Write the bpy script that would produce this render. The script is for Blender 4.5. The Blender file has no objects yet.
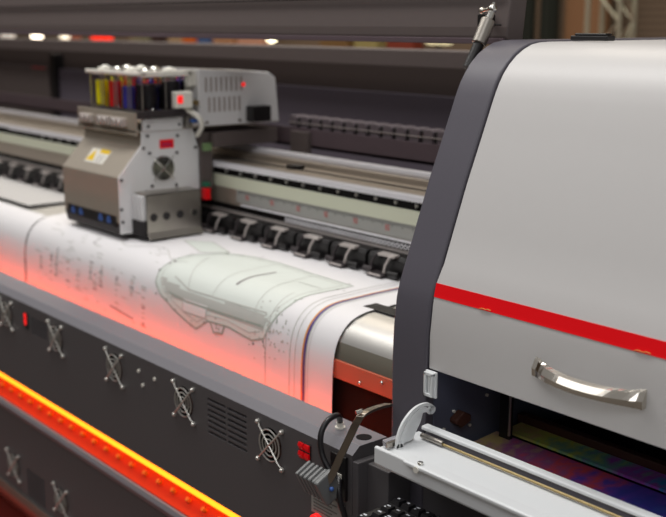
import bpy, bmesh, math, random
from mathutils import Vector, Matrix
random.seed(7)
S = bpy.context.scene
COL = S.collection
V = Vector
PI = math.pi

# ------------------------------------------------------------------ materials
def lin(c):
    c /= 255.0
    return c / 12.92 if c <= .04045 else ((c + .055) / 1.055) ** 2.4
def rgb(r, g, b): return (lin(r), lin(g), lin(b), 1)
MATS = {}
def mat(name, col, rough=.5, metal=0., spec=.5, noise=0., nscale=40., emit=None, es=0., trans=0., bump=0., coat=0., aniso=None):
    m = bpy.data.materials.new(name); m.use_nodes = True
    nt = m.node_tree; b = nt.nodes['Principled BSDF']
    b.inputs['Base Color'].default_value = col
    b.inputs['Roughness'].default_value = rough
    b.inputs['Metallic'].default_value = metal
    b.inputs['Specular IOR Level'].default_value = spec
    b.inputs['Transmission Weight'].default_value = trans
    b.inputs['Coat Weight'].default_value = coat
    if emit:
        b.inputs['Emission Color'].default_value = emit
        b.inputs['Emission Strength'].default_value = es
    if noise or bump:
        tc = nt.nodes.new('ShaderNodeTexCoord'); no = nt.nodes.new('ShaderNodeTexNoise')
        no.inputs['Scale'].default_value = nscale; no.inputs['Detail'].default_value = 4
        if aniso:
            mp = nt.nodes.new('ShaderNodeMapping'); mp.inputs['Scale'].default_value = aniso
            nt.links.new(tc.outputs['Object'], mp.inputs['Vector']); nt.links.new(mp.outputs['Vector'], no.inputs['Vector'])
        else:
            nt.links.new(tc.outputs['Object'], no.inputs['Vector'])
        if noise:
            mx = nt.nodes.new('ShaderNodeMix'); mx.data_type = 'RGBA'
            mx.inputs['A'].default_value = tuple(c * (1 - noise) for c in col[:3]) + (1,)
            mx.inputs['B'].default_value = tuple(min(1, c * (1 + noise)) for c in col[:3]) + (1,)
            nt.links.new(no.outputs['Fac'], mx.inputs['Factor']); nt.links.new(mx.outputs['Result'], b.inputs['Base Color'])
        if bump:
            bp = nt.nodes.new('ShaderNodeBump'); bp.inputs['Strength'].default_value = bump; bp.inputs['Distance'].default_value = .001
            nt.links.new(no.outputs['Fac'], bp.inputs['Height']); nt.links.new(bp.outputs['Normal'], b.inputs['Normal'])
    MATS[name] = m
    return m

M_APRON   = mat('charcoal_powder_coat', rgb(84, 81, 83), .5, 0, .4, .06, 300, bump=.05)
M_APRONF  = mat('apron_grey_coat', rgb(120, 118, 124), .45, 0, .45, .05, 300, bump=.05)
M_FRAME   = mat('frame_grey_coat', rgb(90, 87, 96), .42, 0, .45, .05, 250, bump=.05)
M_HOOD    = mat('hood_brown_grey', rgb(100, 90, 88), .5, 0, .4, .05, 60)
M_BACK    = mat('inner_back_dark', rgb(96, 82, 88), .6, 0, .3, .08, 20)
M_WHITE   = mat('white_enamel', rgb(206, 204, 203), .38, 0, .5, .01, 60)
M_RED     = mat('red_vinyl', (1,.0,.006,1), .4, 0, .4)
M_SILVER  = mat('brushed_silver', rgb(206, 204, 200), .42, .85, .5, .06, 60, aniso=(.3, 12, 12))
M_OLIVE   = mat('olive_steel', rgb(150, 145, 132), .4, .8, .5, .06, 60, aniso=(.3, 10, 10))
M_CHROME  = mat('chrome', rgb(220, 218, 212), .12, 1)
M_NICKEL  = mat('satin_nickel', rgb(208, 202, 192), .12, 1)
M_DNICK   = mat('dark_nickel', rgb(150, 140, 128), .3, 1)
M_PIN     = mat('amber_pin', rgb(255, 150, 50), .4)
M_GUARD   = mat('guard_wire', rgb(228, 226, 220), .3, .8)
M_STEEL   = mat('plain_steel', rgb(172, 166, 158), .32, 1, noise=.08, nscale=30)
M_CARR    = mat('carriage_grey_cover', rgb(184, 174, 160), .4, .45, .5, .04, 40)
M_CARRW   = mat('carriage_white_side', rgb(236, 235, 236), .45, 0)
M_BLACK   = mat('black_plastic', rgb(26, 24, 25), .4)
M_BLACKM  = mat('black_matte', rgb(18, 15, 16), .8, 0, .2)
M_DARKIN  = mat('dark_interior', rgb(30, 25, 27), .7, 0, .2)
M_CLAMP   = mat('dark_grey_casting', rgb(58, 52, 54), .45, .2)
M_CLAMPL  = mat('light_grey_casting', rgb(200, 192, 188), .35, .4)
M_GREEN   = mat('pale_green_band', rgb(232, 235, 212), .5)
M_RULER   = mat('ruler_grey', rgb(180, 180, 176), .5, .1)
M_TICK    = mat('ruler_ticks', rgb(90, 90, 88), .5)
M_PINK    = mat('ruler_pink_figures', rgb(214, 130, 126), .5)
M_RAIL    = mat('bright_rail', rgb(250, 248, 253), .25, 0, .7)
M_BEAM    = mat('brown_grey_aluminium', rgb(186, 174, 160), .4, .4, .5, .07, 40, aniso=(.2, 10, 10))
M_ORNG    = mat('orange_plastic_channel', rgb(240, 56, 4), .45, 0, .3)
M_TUBE    = mat('glowing_orange_tube', rgb(255, 170, 40), .4, emit=(1, .29, .010, 1), es=2.6)
M_HEAT    = mat('glowing_heater_tube', rgb(255, 90, 50), .4, emit=(1, .075, .008, 1), es=13)
M_PAPER   = mat('white_vinyl_media', rgb(236, 234, 236), .5, 0, .4, .008, 8)
M_INKG    = mat('pale_green_print', rgb(224, 230, 224), .5)
M_INKD    = mat('grey_green_ink', rgb(166, 174, 164), .5)
M_INKL    = mat('light_grey_ink', rgb(196, 196, 190), .5)
M_INKM    = mat('mid_grey_ink', rgb(142, 134, 136), .5)
M_INKO    = mat('orange_ink', rgb(222, 150, 70), .5)
M_INKP    = mat('purple_ink', rgb(80, 64, 130), .5)
M_INKW    = mat('blank_white_patch', rgb(234, 232, 230), .5)
M_YEL     = mat('yellow_print', rgb(236, 196, 0), .5)
M_BLUE    = mat('blue_print', rgb(62, 98, 168), .5)
M_LEDR    = mat('red_led', rgb(255, 20, 20), .4, emit=(1, .02, .02, 1), es=.8)
M_REDSW   = mat('red_rocker_plastic', rgb(190, 8, 14), .25, emit=(1, .0, .01, 1), es=.12)
M_GLASS   = mat('clear_tank_plastic', (1, 1, 1, 1), .04, 0, .5, trans=1.0)
M_GLASS.node_tree.nodes['Principled BSDF'].inputs['IOR'].default_value = 1.15
M_FY      = mat('yellow_fluid', rgb(252, 236, 0), .3)
M_FYG     = mat('yellow_green_fluid_label', rgb(206, 240, 20), .3)
M_FR      = mat('red_fluid', rgb(220, 20, 30), .3)
M_FB      = mat('blue_fluid', rgb(60, 56, 160), .3)
M_FK      = mat('black_fluid', rgb(22, 20, 26), .3)
M_CAPW    = mat('white_cap', rgb(235, 232, 222), .35)
M_LABEL   = mat('grey_label', rgb(150, 150, 146), .5)
M_DRAG    = mat('cable_chain_plastic', rgb(104, 94, 100), .5)
M_DRAGD   = mat('cable_chain_gap', rgb(30, 26, 28), .6)
M_TUBEBK  = mat('black_rubber', rgb(30, 28, 31), .35)
M_HEADP   = mat('ribbed_grey_plastic', rgb(112, 114, 114), .4)
M_KEY     = mat('key_black', rgb(30, 29, 32), .35)
M_LEG     = mat('key_legend_white', rgb(225, 228, 235), .5)
M_TRAY    = mat('tray_white', rgb(228, 231, 233), .4)
M_BRASS   = mat('brass_rod', rgb(176, 156, 112), .42, .85)
M_INNERB  = mat('inner_blue_grey', rgb(96, 100, 118), .5)
M_BROWNR  = mat('brown_rail', rgb(78, 46, 36), .5)
M_ACRYL   = mat('clear_acrylic', rgb(216, 214, 220), .1, trans=.6)
M_FLOOR   = mat('glow_red_carpet', rgb(168, 66, 56), .9, 0, .2, .15, 200, bump=.3)  # red glow under the machine is put into the carpet's colour
M_GFLOOR  = mat('grey_hall_floor', rgb(118, 112, 106), .6, 0, .3, .08, 30)
M_WOOD    = mat('tan_wall_panel', rgb(150, 112, 76), .7)
M_CURT    = mat('dark_green_curtain', rgb(40, 46, 36), .8)
M_TRUSS   = mat('truss_aluminium', rgb(190, 186, 160), .35, .4)
M_GRATE   = mat('dark_vent', rgb(34, 30, 32), .6)

# corrugated hall wall: procedural horizontal bands
def wall_mat():
    m = bpy.data.materials.new('hall_wall_siding'); m.use_nodes = True
    nt = m.node_tree; b = nt.nodes['Principled BSDF']; b.inputs['Roughness'].default_value = .8
    tc = nt.nodes.new('ShaderNodeTexCoord'); w = nt.nodes.new('ShaderNodeTexWave')
    w.bands_direction = 'Z'; w.inputs['Scale'].default_value = 8; w.inputs['Distortion'].default_value = 0
    r = nt.nodes.new('ShaderNodeValToRGB')
    r.color_ramp.elements[0].color = rgb(104, 88, 70); r.color_ramp.elements[1].color = rgb(140, 122, 100)
    nt.links.new(tc.outputs['Object'], w.inputs['Vector']); nt.links.new(w.outputs['Fac'], r.inputs['Fac'])
    nt.links.new(r.outputs['Color'], b.inputs['Base Color'])
    return m
M_WALL = wall_mat()

# glossy printed film: blotches of many dull colours, by noise
def film_mat(name, stops, seed):
    m = bpy.data.materials.new(name); m.use_nodes = True
    nt = m.node_tree; b = nt.nodes['Principled BSDF']; b.inputs['Roughness'].default_value = .35
    tc = nt.nodes.new('ShaderNodeTexCoord'); mp = nt.nodes.new('ShaderNodeMapping')
    mp.inputs['Location'].default_value = (seed, seed * .7, 0); mp.inputs['Scale'].default_value = (34, 22, 1)
    no = nt.nodes.new('ShaderNodeTexNoise'); no.inputs['Detail'].default_value = 6; no.inputs['Scale'].default_value = 1.2
    gr = nt.nodes.new('ShaderNodeSeparateXYZ'); ad = nt.nodes.new('ShaderNodeMath'); ad.operation = 'MULTIPLY_ADD'
    ad.inputs[1].default_value = 2.4; 
    r = nt.nodes.new('ShaderNodeValToRGB'); e = r.color_ramp.elements
    e[0].position = 0; e[0].color = stops[0]; e[1].position = 1; e[1].color = stops[-1]
    for i, c in enumerate(stops[1:-1]):
        q = e.new((i + 1) / (len(stops) - 1)); q.color = c
    for q in e: q.color = tuple(min(1, v*1.4) for v in q.color[:3]) + (1,)
    sc = nt.nodes.new('ShaderNodeMath'); sc.operation = 'MULTIPLY_ADD'; sc.inputs[1].default_value = .9; sc.inputs[2].default_value = -.45
    nt.links.new(tc.outputs['Object'], mp.inputs['Vector']); nt.links.new(mp.outputs['Vector'], no.inputs['Vector'])
    nt.links.new(tc.outputs['Object'], gr.inputs['Vector'])
    nt.links.new(no.outputs['Fac'], sc.inputs[0]); nt.links.new(gr.outputs['X'], ad.inputs[0]); nt.links.new(sc.outputs[0], ad.inputs[2])
    nt.links.new(ad.outputs[0], r.inputs['Fac']); nt.links.new(r.outputs['Color'], b.inputs['Base Color'])
    return m

# ------------------------------------------------------------------ mesh helpers
class MB:
    def __init__(s): s.bm = bmesh.new(); s.mi = 0
    def _face(s, vs):
        try:
            f = s.bm.faces.new(vs); f.material_index = s.mi; return f
        except ValueError: return None
    def box(s, x0, x1, y0, y1, z0, z1, m=None):
        if m is not None: s.mi = m
        v = [s.bm.verts.new(p) for p in [(x0,y0,z0),(x1,y0,z0),(x1,y1,z0),(x0,y1,z0),(x0,y0,z1),(x1,y0,z1),(x1,y1,z1),(x0,y1,z1)]]
        for q in [(0,3,2,1),(4,5,6,7),(0,1,5,4),(1,2,6,5),(2,3,7,6),(3,0,4,7)]: s._face([v[i] for i in q])
        return s
    def hexa(s, pts, m=None):      # eight corner points, bottom ring then top ring
        if m is not None: s.mi = m
        v = [s.bm.verts.new(p) for p in pts]
        for q in [(0,3,2,1),(4,5,6,7),(0,1,5,4),(1,2,6,5),(2,3,7,6),(3,0,4,7)]: s._face([v[i] for i in q])
        return s
    def prism(s, prof, x0, x1, m=None, axis='X'):   # closed profile extruded
        if m is not None: s.mi = m
        def P(a, b, t): return {'X': (t, a, b), 'Y': (a, t, b), 'Z': (a, b, t)}[axis]
        A = [s.bm.verts.new(P(a, b, x0)) for a, b in prof]; B = [s.bm.verts.new(P(a, b, x1)) for a, b in prof]
        n = len(prof)
        for i in range(n): s._face([A[i], A[(i+1) % n], B[(i+1) % n], B[i]])
        s._face(A[::-1]); s._face(B)
        return s
    def tube(s, pts, r, n=10, m=None, closed=False):
        if m is not None: s.mi = m
        pts = [V(p) for p in pts]; rings = []; N = len(pts)
        up = None
        for i, p in enumerate(pts):
            if closed: t = pts[(i+1) % N] - pts[i-1]
            else: t = pts[min(i+1, N-1)] - pts[max(i-1, 0)]
            t.normalize()
            if up is None:
                up = V((0,0,1)) if abs(t.z) < .9 else V((1,0,0))
            a = t.cross(up)
            if a.length < 1e-5: a = t.cross(V((0,1,0)))
            a.normalize(); b = a.cross(t).normalized(); up = b
            rr = r[i] if isinstance(r, (list, tuple)) else r
            rings.append([s.bm.verts.new(p + (a * math.cos(2*PI*k/n) + b * math.sin(2*PI*k/n)) * rr) for k in range(n)])
        L = N if closed else N - 1
        for i in range(L):
            A, B = rings[i], rings[(i+1) % N]
            for k in range(n): s._face([A[k], A[(k+1) % n], B[(k+1) % n], B[k]])
        if not closed: s._face(rings[0][::-1]); s._face(rings[-1])
        return s
    def cyl(s, a, b, r, n=20, m=None): return s.tube([a, b], r, n, m)
    def sph(s, c, r, m=None, n=12):
        if m is not None: s.mi = m
        k = len(s.bm.faces)
        bmesh.ops.create_uvsphere(s.bm, u_segments=n, v_segments=max(6, n//2), radius=r, matrix=Matrix.Translation(c))
        s.bm.faces.ensure_lookup_table()
        for f in list(s.bm.faces)[k:]: f.material_index = s.mi
        return s
    def bar(s, pts, w, h, side, m=None):   # flat bar swept along pts: width w along 'side', thickness h
        if m is not None: s.mi = m
        pts = [V(p) for p in pts]; side = V(side).normalized(); R = []
        for i, p in enumerate(pts):
            t = (pts[min(i+1, len(pts)-1)] - pts[max(i-1, 0)]).normalized(); n = t.cross(side).normalized()
            R.append([s.bm.verts.new(p + side*a*w/2 + n*b*h/2) for a, b in ((-1,-1),(1,-1),(1,1),(-1,1))])
        for A, B in zip(R, R[1:]):
            for k in range(4): s._face([A[k], A[(k+1)%4], B[(k+1)%4], B[k]])
        s._face(R[0][::-1]); s._face(R[-1])
        return s

WO = {}
def finish(o, origin, parent):
    WO[o.name] = V(origin)
    COL.objects.link(o)
    if parent is not None:
        o.parent = parent; o.location = V(origin) - WO[parent.name]
    else: o.location = origin
    return o
def obj(name, mb, mats, parent=None, origin=None, bevel=0, smooth=False, seg=2):
    if origin is None: origin = WO[parent.name] if parent is not None else V((0,0,0))
    origin = V(origin)
    bm = mb.bm
    bmesh.ops.recalc_face_normals(bm, faces=bm.faces)
    bmesh.ops.translate(bm, verts=bm.verts, vec=-origin)
    me = bpy.data.meshes.new(name); bm.to_mesh(me); bm.free()
    for m in (mats if isinstance(mats, (list, tuple)) else [mats]): me.materials.append(m)
    if smooth:
        for p in me.polygons: p.use_smooth = True
        me.set_sharp_from_angle(angle=math.radians(38))
    o = bpy.data.objects.new(name, me)
    finish(o, origin, parent)
    if bevel:
        b = o.modifiers.new('bevel', 'BEVEL'); b.width = bevel; b.segments = seg; b.limit_method = 'ANGLE'; b.angle_limit = math.radians(30)
    return o
def empty(name, loc, parent=None):
    o = bpy.data.objects.new(name, None); o.empty_display_size = .05
    return finish(o, V(loc), parent)
def tag(o, label, cat=None, group=None, kind=None):
    if label: o['label'] = label
    if cat: o['category'] = cat
    if group: o['group'] = group
    if kind: o['kind'] = kind
    return o
def copy_tree(o, parent, shift):
    c = o.copy(); COL.objects.link(c)
    WO[c.name] = WO[o.name] + V(shift)
    c.parent = parent
    c.location = WO[c.name] - (WO[parent.name] if parent is not None else V((0,0,0)))
    for ch in list(o.children): copy_tree(ch, c, shift)
    return c
def cut(o, cutter_mb):
    me = bpy.data.meshes.new('cutter'); bm = cutter_mb.bm
    bmesh.ops.recalc_face_normals(bm, faces=bm.faces)
    bm.to_mesh(me); bm.free()
    c = bpy.data.objects.new('cutter', me); COL.objects.link(c)
    c.location = WO[o.name]
    bmesh_shift = -WO[o.name]
    me.transform(Matrix.Translation(bmesh_shift))
    bpy.context.view_layer.update()
    b = o.modifiers.new('cut', 'BOOLEAN'); b.operation = 'DIFFERENCE'; b.object = c; b.solver = 'EXACT'
    bpy.context.view_layer.update()
    dg = bpy.context.evaluated_depsgraph_get()
    nm = bpy.data.meshes.new_from_object(o.evaluated_get(dg))
    o.modifiers.remove(b); old = o.data; nm.name = old.name; o.data = nm
    bpy.data.objects.remove(c)
    return o

# ================================================================= THE PRINTER
XL = -5.4                 # left end of the long machine, out of the frame
PR = empty('wide_format_printer', (-2.2, 1.4, 0))
tag(PR, 'huge charcoal grey roll printer filling the picture, with white end cover and red stripe', 'printer')

# ---------- lower front apron with cooling holes
FX = [-2.976, -2.706, -2.436, -2.166, -1.896, -1.63, -1.359]
FZ = .805
apron = MB().prism([(1.0,.638),(1.0,.853),(1.0155,.8655),(1.072,.8655),(1.072,.80),(1.06,.79),(1.06,.638)], XL, -1.150)
apron = obj('front_apron', apron, M_APRONF, PR)
cm = MB()
for x in FX: cm.cyl((x, .97, FZ), (x, 1.035, FZ), .0295, 32)
SL = []
for i in range(7):
    for j in range(2):
        x0 = -1.551 + j*.0635; SL.append((x0, x0+.058, .8335 - i*.0105))
for x0, x1, z in SL: cm.box(x0, x1, .98, 1.02, z-.0022, z+.0022)
GX = [-2.319]
for r in range(7):
    for c in range(5):
        x = -2.296 + c*.0165; z = .824 - r*.0058
        cm.box(x, x+.0125, .98, 1.02, z-.0023, z+.0023)
cm.box(-1.2815, -1.2505, .98, 1.012, .8075, .8385)
apron = cut(apron, cm)
# the flat front of the apron is a darker panel tone than its lip
apron.data.materials.append(M_APRON)
for p in apron.data.polygons:
    c = p.center + V(WO[apron.name])
    if c.z < .8525 and c.y < 1.05: p.material_index = 1
b = apron.modifiers.new('bevel', 'BEVEL'); b.width = .0012; b.segments = 2; b.limit_method = 'ANGLE'; b.angle_limit = math.radians(35)

# ---------- cooling fans
def make_fan(x, z, y=1.0):
    o = V((x, y, z))
    f = MB().tube([(x, y+.008, z), (x, y+.034, z)], .0294, 28, 0)
    # housing is an open shroud: rim ring
    f.bm.free(); f = MB()
    rim = [(x + .0294*math.cos(a), y, z + .0294*math.sin(a)) for a in [2*PI*k/28 for k in range(28)]]
    n = 28
    rings = []
    for (r, yy) in ((.0292, y+.001), (.0292, y+.033), (.0001, y+.033), (.0001, y+.0334), (.0294, y+.0334), (.0294, y+.001)):
        rings.append([f.bm.verts.new((x + r*math.cos(2*PI*k/n), yy, z + r*math.sin(2*PI*k/n))) for k in range(n)])
    for A, B in zip(rings, rings[1:] + rings[:1]):
        for k in range(n): f._face([A[k], A[(k+1)%n], B[(k+1)%n], B[k]])
    fan = obj('cooling_fan', f, M_BLACKM, PR, o, smooth=True)
    h = MB().cyl((x, y+.012, z), (x, y+.028, z), .0105, 20)
    hub = obj('fan_hub', h, M_BROWNR, fan, o, smooth=True)
    bl = MB()
    for k in range(7):
        a = 2*PI*k/7; b2 = a + .62
        p = [(x + .0100*math.cos(a), y+.014, z + .0100*math.sin(a)), (x + .0275*math.cos(a+.12), y+.013, z + .0275*math.sin(a+.12)),
             (x + .0275*math.cos(b2+.12), y+.026, z + .0275*math.sin(b2+.12)), (x + .0100*math.cos(b2), y+.025, z + .0100*math.sin(b2))]
        q = [(c[0], c[1]+.0012, c[2]) for c in p]
        bl.hexa(p + q)
    obj('fan_blades', bl, M_BROWNR, fan, o)
    g = MB()
    for r in (.0105, .0190, .0275):
        g.tube([(x + r*math.cos(2*PI*k/32), y-.0035, z + r*math.sin(2*PI*k/32)) for k in range(32)], .0013, 6, closed=True)
    d = .0335
    g.tube([(x-d, y-.0012, z+d), (x-d*.8, y-.0045, z+d*.8), (x+d*.8, y-.0045, z-d*.8), (x+d, y-.0012, z-d)], .0016, 8)
    g.tube([(x+d, y-.0012, z+d), (x+d*.8, y-.0052, z+d*.8), (x-d*.8, y-.0052, z-d*.8), (x-d, y-.0012, z-d)], .0016, 8)
    tag(obj('finger_guard', g, M_GUARD, fan, o, smooth=True), 'chrome wire guard of rings and a cross')
    for sx, sz in ((-1,1),(1,1),(-1,-1),(1,-1)):
        s = MB().cyl((x+sx*d, y-.0005, z+sz*d), (x+sx*d, y-.0045, z+sz*d), .0043, 14)
        s.sph((x+sx*d, y-.0045, z+sz*d), .0034)
        obj('screw', s, M_GUARD, fan, o, smooth=True)
    return fan
fan0 = make_fan(FX[3], FZ)
for x in FX:
    if x != FX[3]: copy_tree(fan0, PR, (x - FX[3], 0, 0))

# rear plates behind slots so the openings read dark
obj('vent_backing', MB().box(-1.56, -1.42, 1.021, 1.024, .755, .845), M_BLACKM, PR)
obj('vent_backing', MB().box(-2.30, -2.205, 1.021, 1.024, .78, .83), M_BLACKM, PR)
# seven-segment readout beside the far vent
disp = obj('digital_readout', MB().box(-2.336, -2.312, .9975, 1.0, .793, .832), M_GRATE, PR, bevel=.0006)
sg = MB()
for zc in (.8235, .8095):
    for dx in (-.0035, .0035):
        sg.box(-2.324+dx-.0011, -2.324+dx+.0011, .9965, .9975, zc-.0055, zc+.0055)
    for dz in (-.0055, 0, .0055): sg.box(-2.3275, -2.3205, .9965, .9975, zc+dz-.0008, zc+dz+.0008)
tag(obj('digits', sg, M_LEDR, disp), 'glowing red figures')
# red twin rocker switch
sw = obj('rocker_switch', MB().box(-1.2813, -1.2507, .9985, 1.006, .8078, .8382), M_BLACK, PR, bevel=.0008)
for k, xx in enumerate((-1.2735, -1.2585)):
    for zz in (.8305, .8155):
        tag(obj('rocker', MB().prism([(.9985, zz-.0065), (.9945, zz+.001), (.9965, zz+.0065), (1.003, zz+.0065), (1.003, zz-.0065)], xx-.0062, xx+.0062), M_REDSW, sw, bevel=.0006), 'bright red rocker key')
# three small set screws
for x, z in ((-1.797,.823), (-1.736,.822), (-1.783,.797)):
    obj('screw', MB().cyl((x, 1.0, z), (x, .9975, z), .0038, 12), M_CAPW, PR, (x, 1.0, z), smooth=True)
# rating label plate and the red lamp at the end of the apron
lb = obj('rating_label', MB().box(-1.249, -1.166, .9985, 1.0, .726, .7655), M_LABEL, PR, bevel=.0004)
ll = MB()
for i in range(5): ll.box(-1.243, -1.185 - (i % 2)*.012, .9979, .9985, .7555 - i*.0058, .7572 - i*.0058)
obj('label_text', ll, M_TICK, lb)
obj('indicator_lamp', MB().cyl((-1.232, 1.0, .716), (-1.232, .990, .716), .012, 20), M_LEDR, PR, bevel=.001, smooth=True)
# black socket plate behind the ribbed head
pl = MB().box(-1.196, -1.160, .994, 1.0, .775, .848)
pl = obj('socket_plate', pl, M_BLACK, PR, bevel=.001)
obj('socket_face', MB().box(-1.185, -1.168, .9925, .994, .783, .818), M_CAPW, pl)

# cable entries on top of the apron's end
obj('grommet_hole', MB().cyl((-1.172, 1.043, .8655), (-1.172, 1.043, .8662), .0125, 24), M_BLACKM, PR, smooth=True)
gl = MB().cyl((-1.226, 1.040, .8655), (-1.226, 1.040, .868), .0085, 18); gl.cyl((-1.226, 1.040, .868), (-1.226, 1.040, .875), .006, 14)
tag(obj('cable_gland', gl, M_CAPW, PR, smooth=True), 'white cable gland')
def smoothpath(P, n=8):
    P = [V(p) for p in P]; out = []
    for i in range(len(P)-1):
        p0, p1, p2, p3 = P[max(i-1,0)], P[i], P[i+1], P[min(i+2, len(P)-1)]
        for k in range(n):
            t = k/n
            out.append(.5*((2*p1) + (p2-p0)*t + (2*p0-5*p1+4*p2-p3)*t*t + (3*p1-p0-3*p2+p3)*t*t*t))
    out.append(P[-1]); return out
tag(obj('cable', MB().tube(smoothpath([(-1.226,1.040,.876),(-1.216,1.026,.893),(-1.214,1.004,.890),(-1.212,.989,.872),(-1.206,.985,.845),(-1.190,.987,.822),(-1.172,.994,.806)]), .0048, 12), M_TUBEBK, PR, smooth=True), 'black cable arching over the apron edge')
tag(obj('cable', MB().tube(smoothpath([(-1.176,.996,.812),(-1.164,.985,.800),(-1.157,.982,.780),(-1.150,.985,.757),(-1.146,.988,.72),(-1.14,.99,.66),(-1.145,1.0,.6)]), .0048, 12), M_TUBEBK, PR, smooth=True), 'black cable hanging down the apron end')

# bent flat arm carrying the ribbed head
arm = obj('swing_arm', MB().bar(smoothpath([(-1.139,1.064,.9240),(-1.135,1.03,.9265),(-1.129,1.002,.926),(-1.1335,.994,.914),(-1.1385,.988,.896),(-1.152,.978,.858),(-1.163,.968,.822),(-1.172,.962,.806)], 3), .0125, .0045, (.80,.60,0)), M_DNICK, PR, bevel=.0009)
obj('arm_rivet', MB().cyl((-1.1285,1.0,.9325),(-1.131,.990,.931),.003,10), M_CHROME, arm, smooth=True)
hd = MB()
def headpt(u, v, w):    # u along the head, v depth, w up (a tilted block)
    o = V((-1.169, .966, .806)); U = V((-.97, -.05, .04)).normalized(); W = V((-.10, -.42, .90)).normalized(); D = U.cross(W)
    return o + U*u + D*v + W*w
def hbox(mb, u0, u1, v0, v1, w0, w1, m=None):
    mb.hexa([headpt(*p) for p in ((u0,v0,w0),(u1,v0,w0),(u1,v1,w0),(u0,v1,w0),(u0,v0,w1),(u1,v0,w1),(u1,v1,w1),(u0,v1,w1))], m)
hbox(hd, .0, .048, -.014, .014, -.018, .017)
head = obj('ribbed_head', hd, M_BLACK, arm, bevel=.002)
for k in range(5):
    r_ = MB(); u = .0045 + k*.0095
    hbox(r_, u, u+.0058, -.0165, .0165, -.021, .0200)
    obj('rib', r_, M_HEADP, head, bevel=.0025)
r_ = MB(); hbox(r_, -.006, .003, -.018, .018, -.024, .022)
obj('end_collar', r_, M_HEADP, head, bevel=.003)
tag(obj('knob', MB().sph((-1.158,.9655,.806), .0038), M_BLUE, arm, smooth=True), 'small blue knob')

# ---------- glowing channel between the aprons
obj('light_channel', MB().prism([(1.062,.638),(1.062,.634),(1.0,.574),(1.0,.566),(1.075,.566),(1.075,.638)], XL, -1.16), M_ORNG, PR)
tube = obj('light_tube', MB().cyl((XL, 1.012, .6265), (-1.17, 1.012, .6265), .0085, 14), M_TUBE, PR, smooth=True)
tag(tube, 'glowing orange light tube under the apron')
n = 0
x = -1.212
while x > -4.2 and n < 56:
    n_ = V((0, -.72, .69))
    a = V((x, 1.0185, .5915)); p = MB().cyl(a, a + n_*.009, .0046, 12)
    obj('channel_pin', p, M_PIN, PR, a, smooth=True)
    x -= .055; n += 1

# ---------- bottom panel with its own fans
low = obj('lower_panel', MB().prism([(1.004,.333),(1.004,.540),(.996,.549),(.992,.560),(.996,.569),(1.006,.573),(1.06,.566),(1.06,.333)], XL, -1.155), [M_APRON, M_APRONF], PR)
cm = MB()
LFX = [-2.736, -2.466, -2.198, -1.93]; LFZ = .398
for x in LFX: cm.cyl((x, .97, LFZ), (x, 1.038, LFZ), .0295, 32)
for r in range(9):
    for c in range(5):
        x = -2.388 + c*.0205; z = .4135 - r*.0085
        cm.box(x, x+.0165, .98, 1.02, z-.0033, z+.0033)
cut(low, cm)
for p in low.data.polygons:
    c = p.center + V(WO[low.name])
    if c.z > .5402 and c.z < .575: p.material_index = 1
for i, x in enumerate(LFX): copy_tree(fan0, PR, (x - FX[3], .004, LFZ - FZ))
obj('vent_backing', MB().box(-2.40, -2.27, 1.022, 1.025, .33, .43), M_BLACKM, PR)
obj('lower_panel_flange', MB().box(XL, -1.16, .999, 1.06, .326, .333), M_STEEL, PR, bevel=.001)
obj('take_up_bar', MB().cyl((XL, 1.16, .17), (-1.2, 1.16, .17), .05, 28), M_STEEL, PR, smooth=True)
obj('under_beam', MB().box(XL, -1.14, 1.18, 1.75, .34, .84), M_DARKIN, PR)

# ---------- heater tube that lights the paper
ht = obj('heater_tube', MB().cyl((XL, 1.092, .806), (-1.16, 1.092, .806), .0058, 14), M_HEAT, PR, smooth=True)
tag(ht, 'glowing red-orange heater tube in the gap behind the apron')
obj('gap_floor', MB().box(XL, -1.15, 1.06, 1.18, .755, .76), M_BLACKM, PR)

# ---------- platen
PROF = [(1.50,1.003),(1.30,1.003),(1.21,1.001),(1.18,.995),(1.158,.981),(1.143,.962),(1.135,.94),(1.131,.91),(1.13,.88),(1.128,.80)]
def off(y, z, d): # a rough inward offset toward the platen core
    c = V((1.32, .86)); v = V((y, z)) - c
    return (y + (d if z < .97 else d*.6 if z < 1 else 0), z - (d if z > .95 else d*.3))
pp = [off(y, z, .0035) for y, z in PROF]
plat = MB()
outer = [(1.75, .9995)] + pp[:6] + [(1.1395,.929)]
poly = outer + [(1.20,.929), (1.75,.95)]
plat.prism(poly, XL, -1.140)
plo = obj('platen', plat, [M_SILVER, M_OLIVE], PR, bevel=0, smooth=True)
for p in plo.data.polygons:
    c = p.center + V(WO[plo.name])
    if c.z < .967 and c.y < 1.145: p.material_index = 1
st = obj('platen_front_strip', MB().box(XL, -1.140, 1.1362, 1.175, .8955, .9285), mat('strip_glow_tint', rgb(205, 105, 78), .4), PR, bevel=.001)  # the heater's red glow is put into the strip's base colour
for x, z in ((-1.286,.898+.006), (-1.231,.919)):
    obj('screw', MB().cyl((x,1.1362,z),(x,1.1335,z),.0035,12).sph((x,1.134,z),.003), M_CHROME, st, (x,1.136,z), smooth=True)
obj('platen_lower_face', MB().box(XL, -1.140, 1.150, 1.18, .76, .8955), M_BLACKM, PR)
obj('media_edge_clip', MB().box(-1.385, -1.290, 1.228, 1.262, .9995, 1.0025), M_BLACK, PR, bevel=.0008)
# raised guide plate on the far left
gp = MB().box(-4.6, -2.752, 1.2115, 1.375, 1.0060, 1.0095); gp.box(-4.6, -2.754, 1.218, 1.37, 1.0035, 1.0060, 1)
obj('media_guide_plate', gp, [M_WHITE, M_BLACKM], PR, bevel=.0008)

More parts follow.
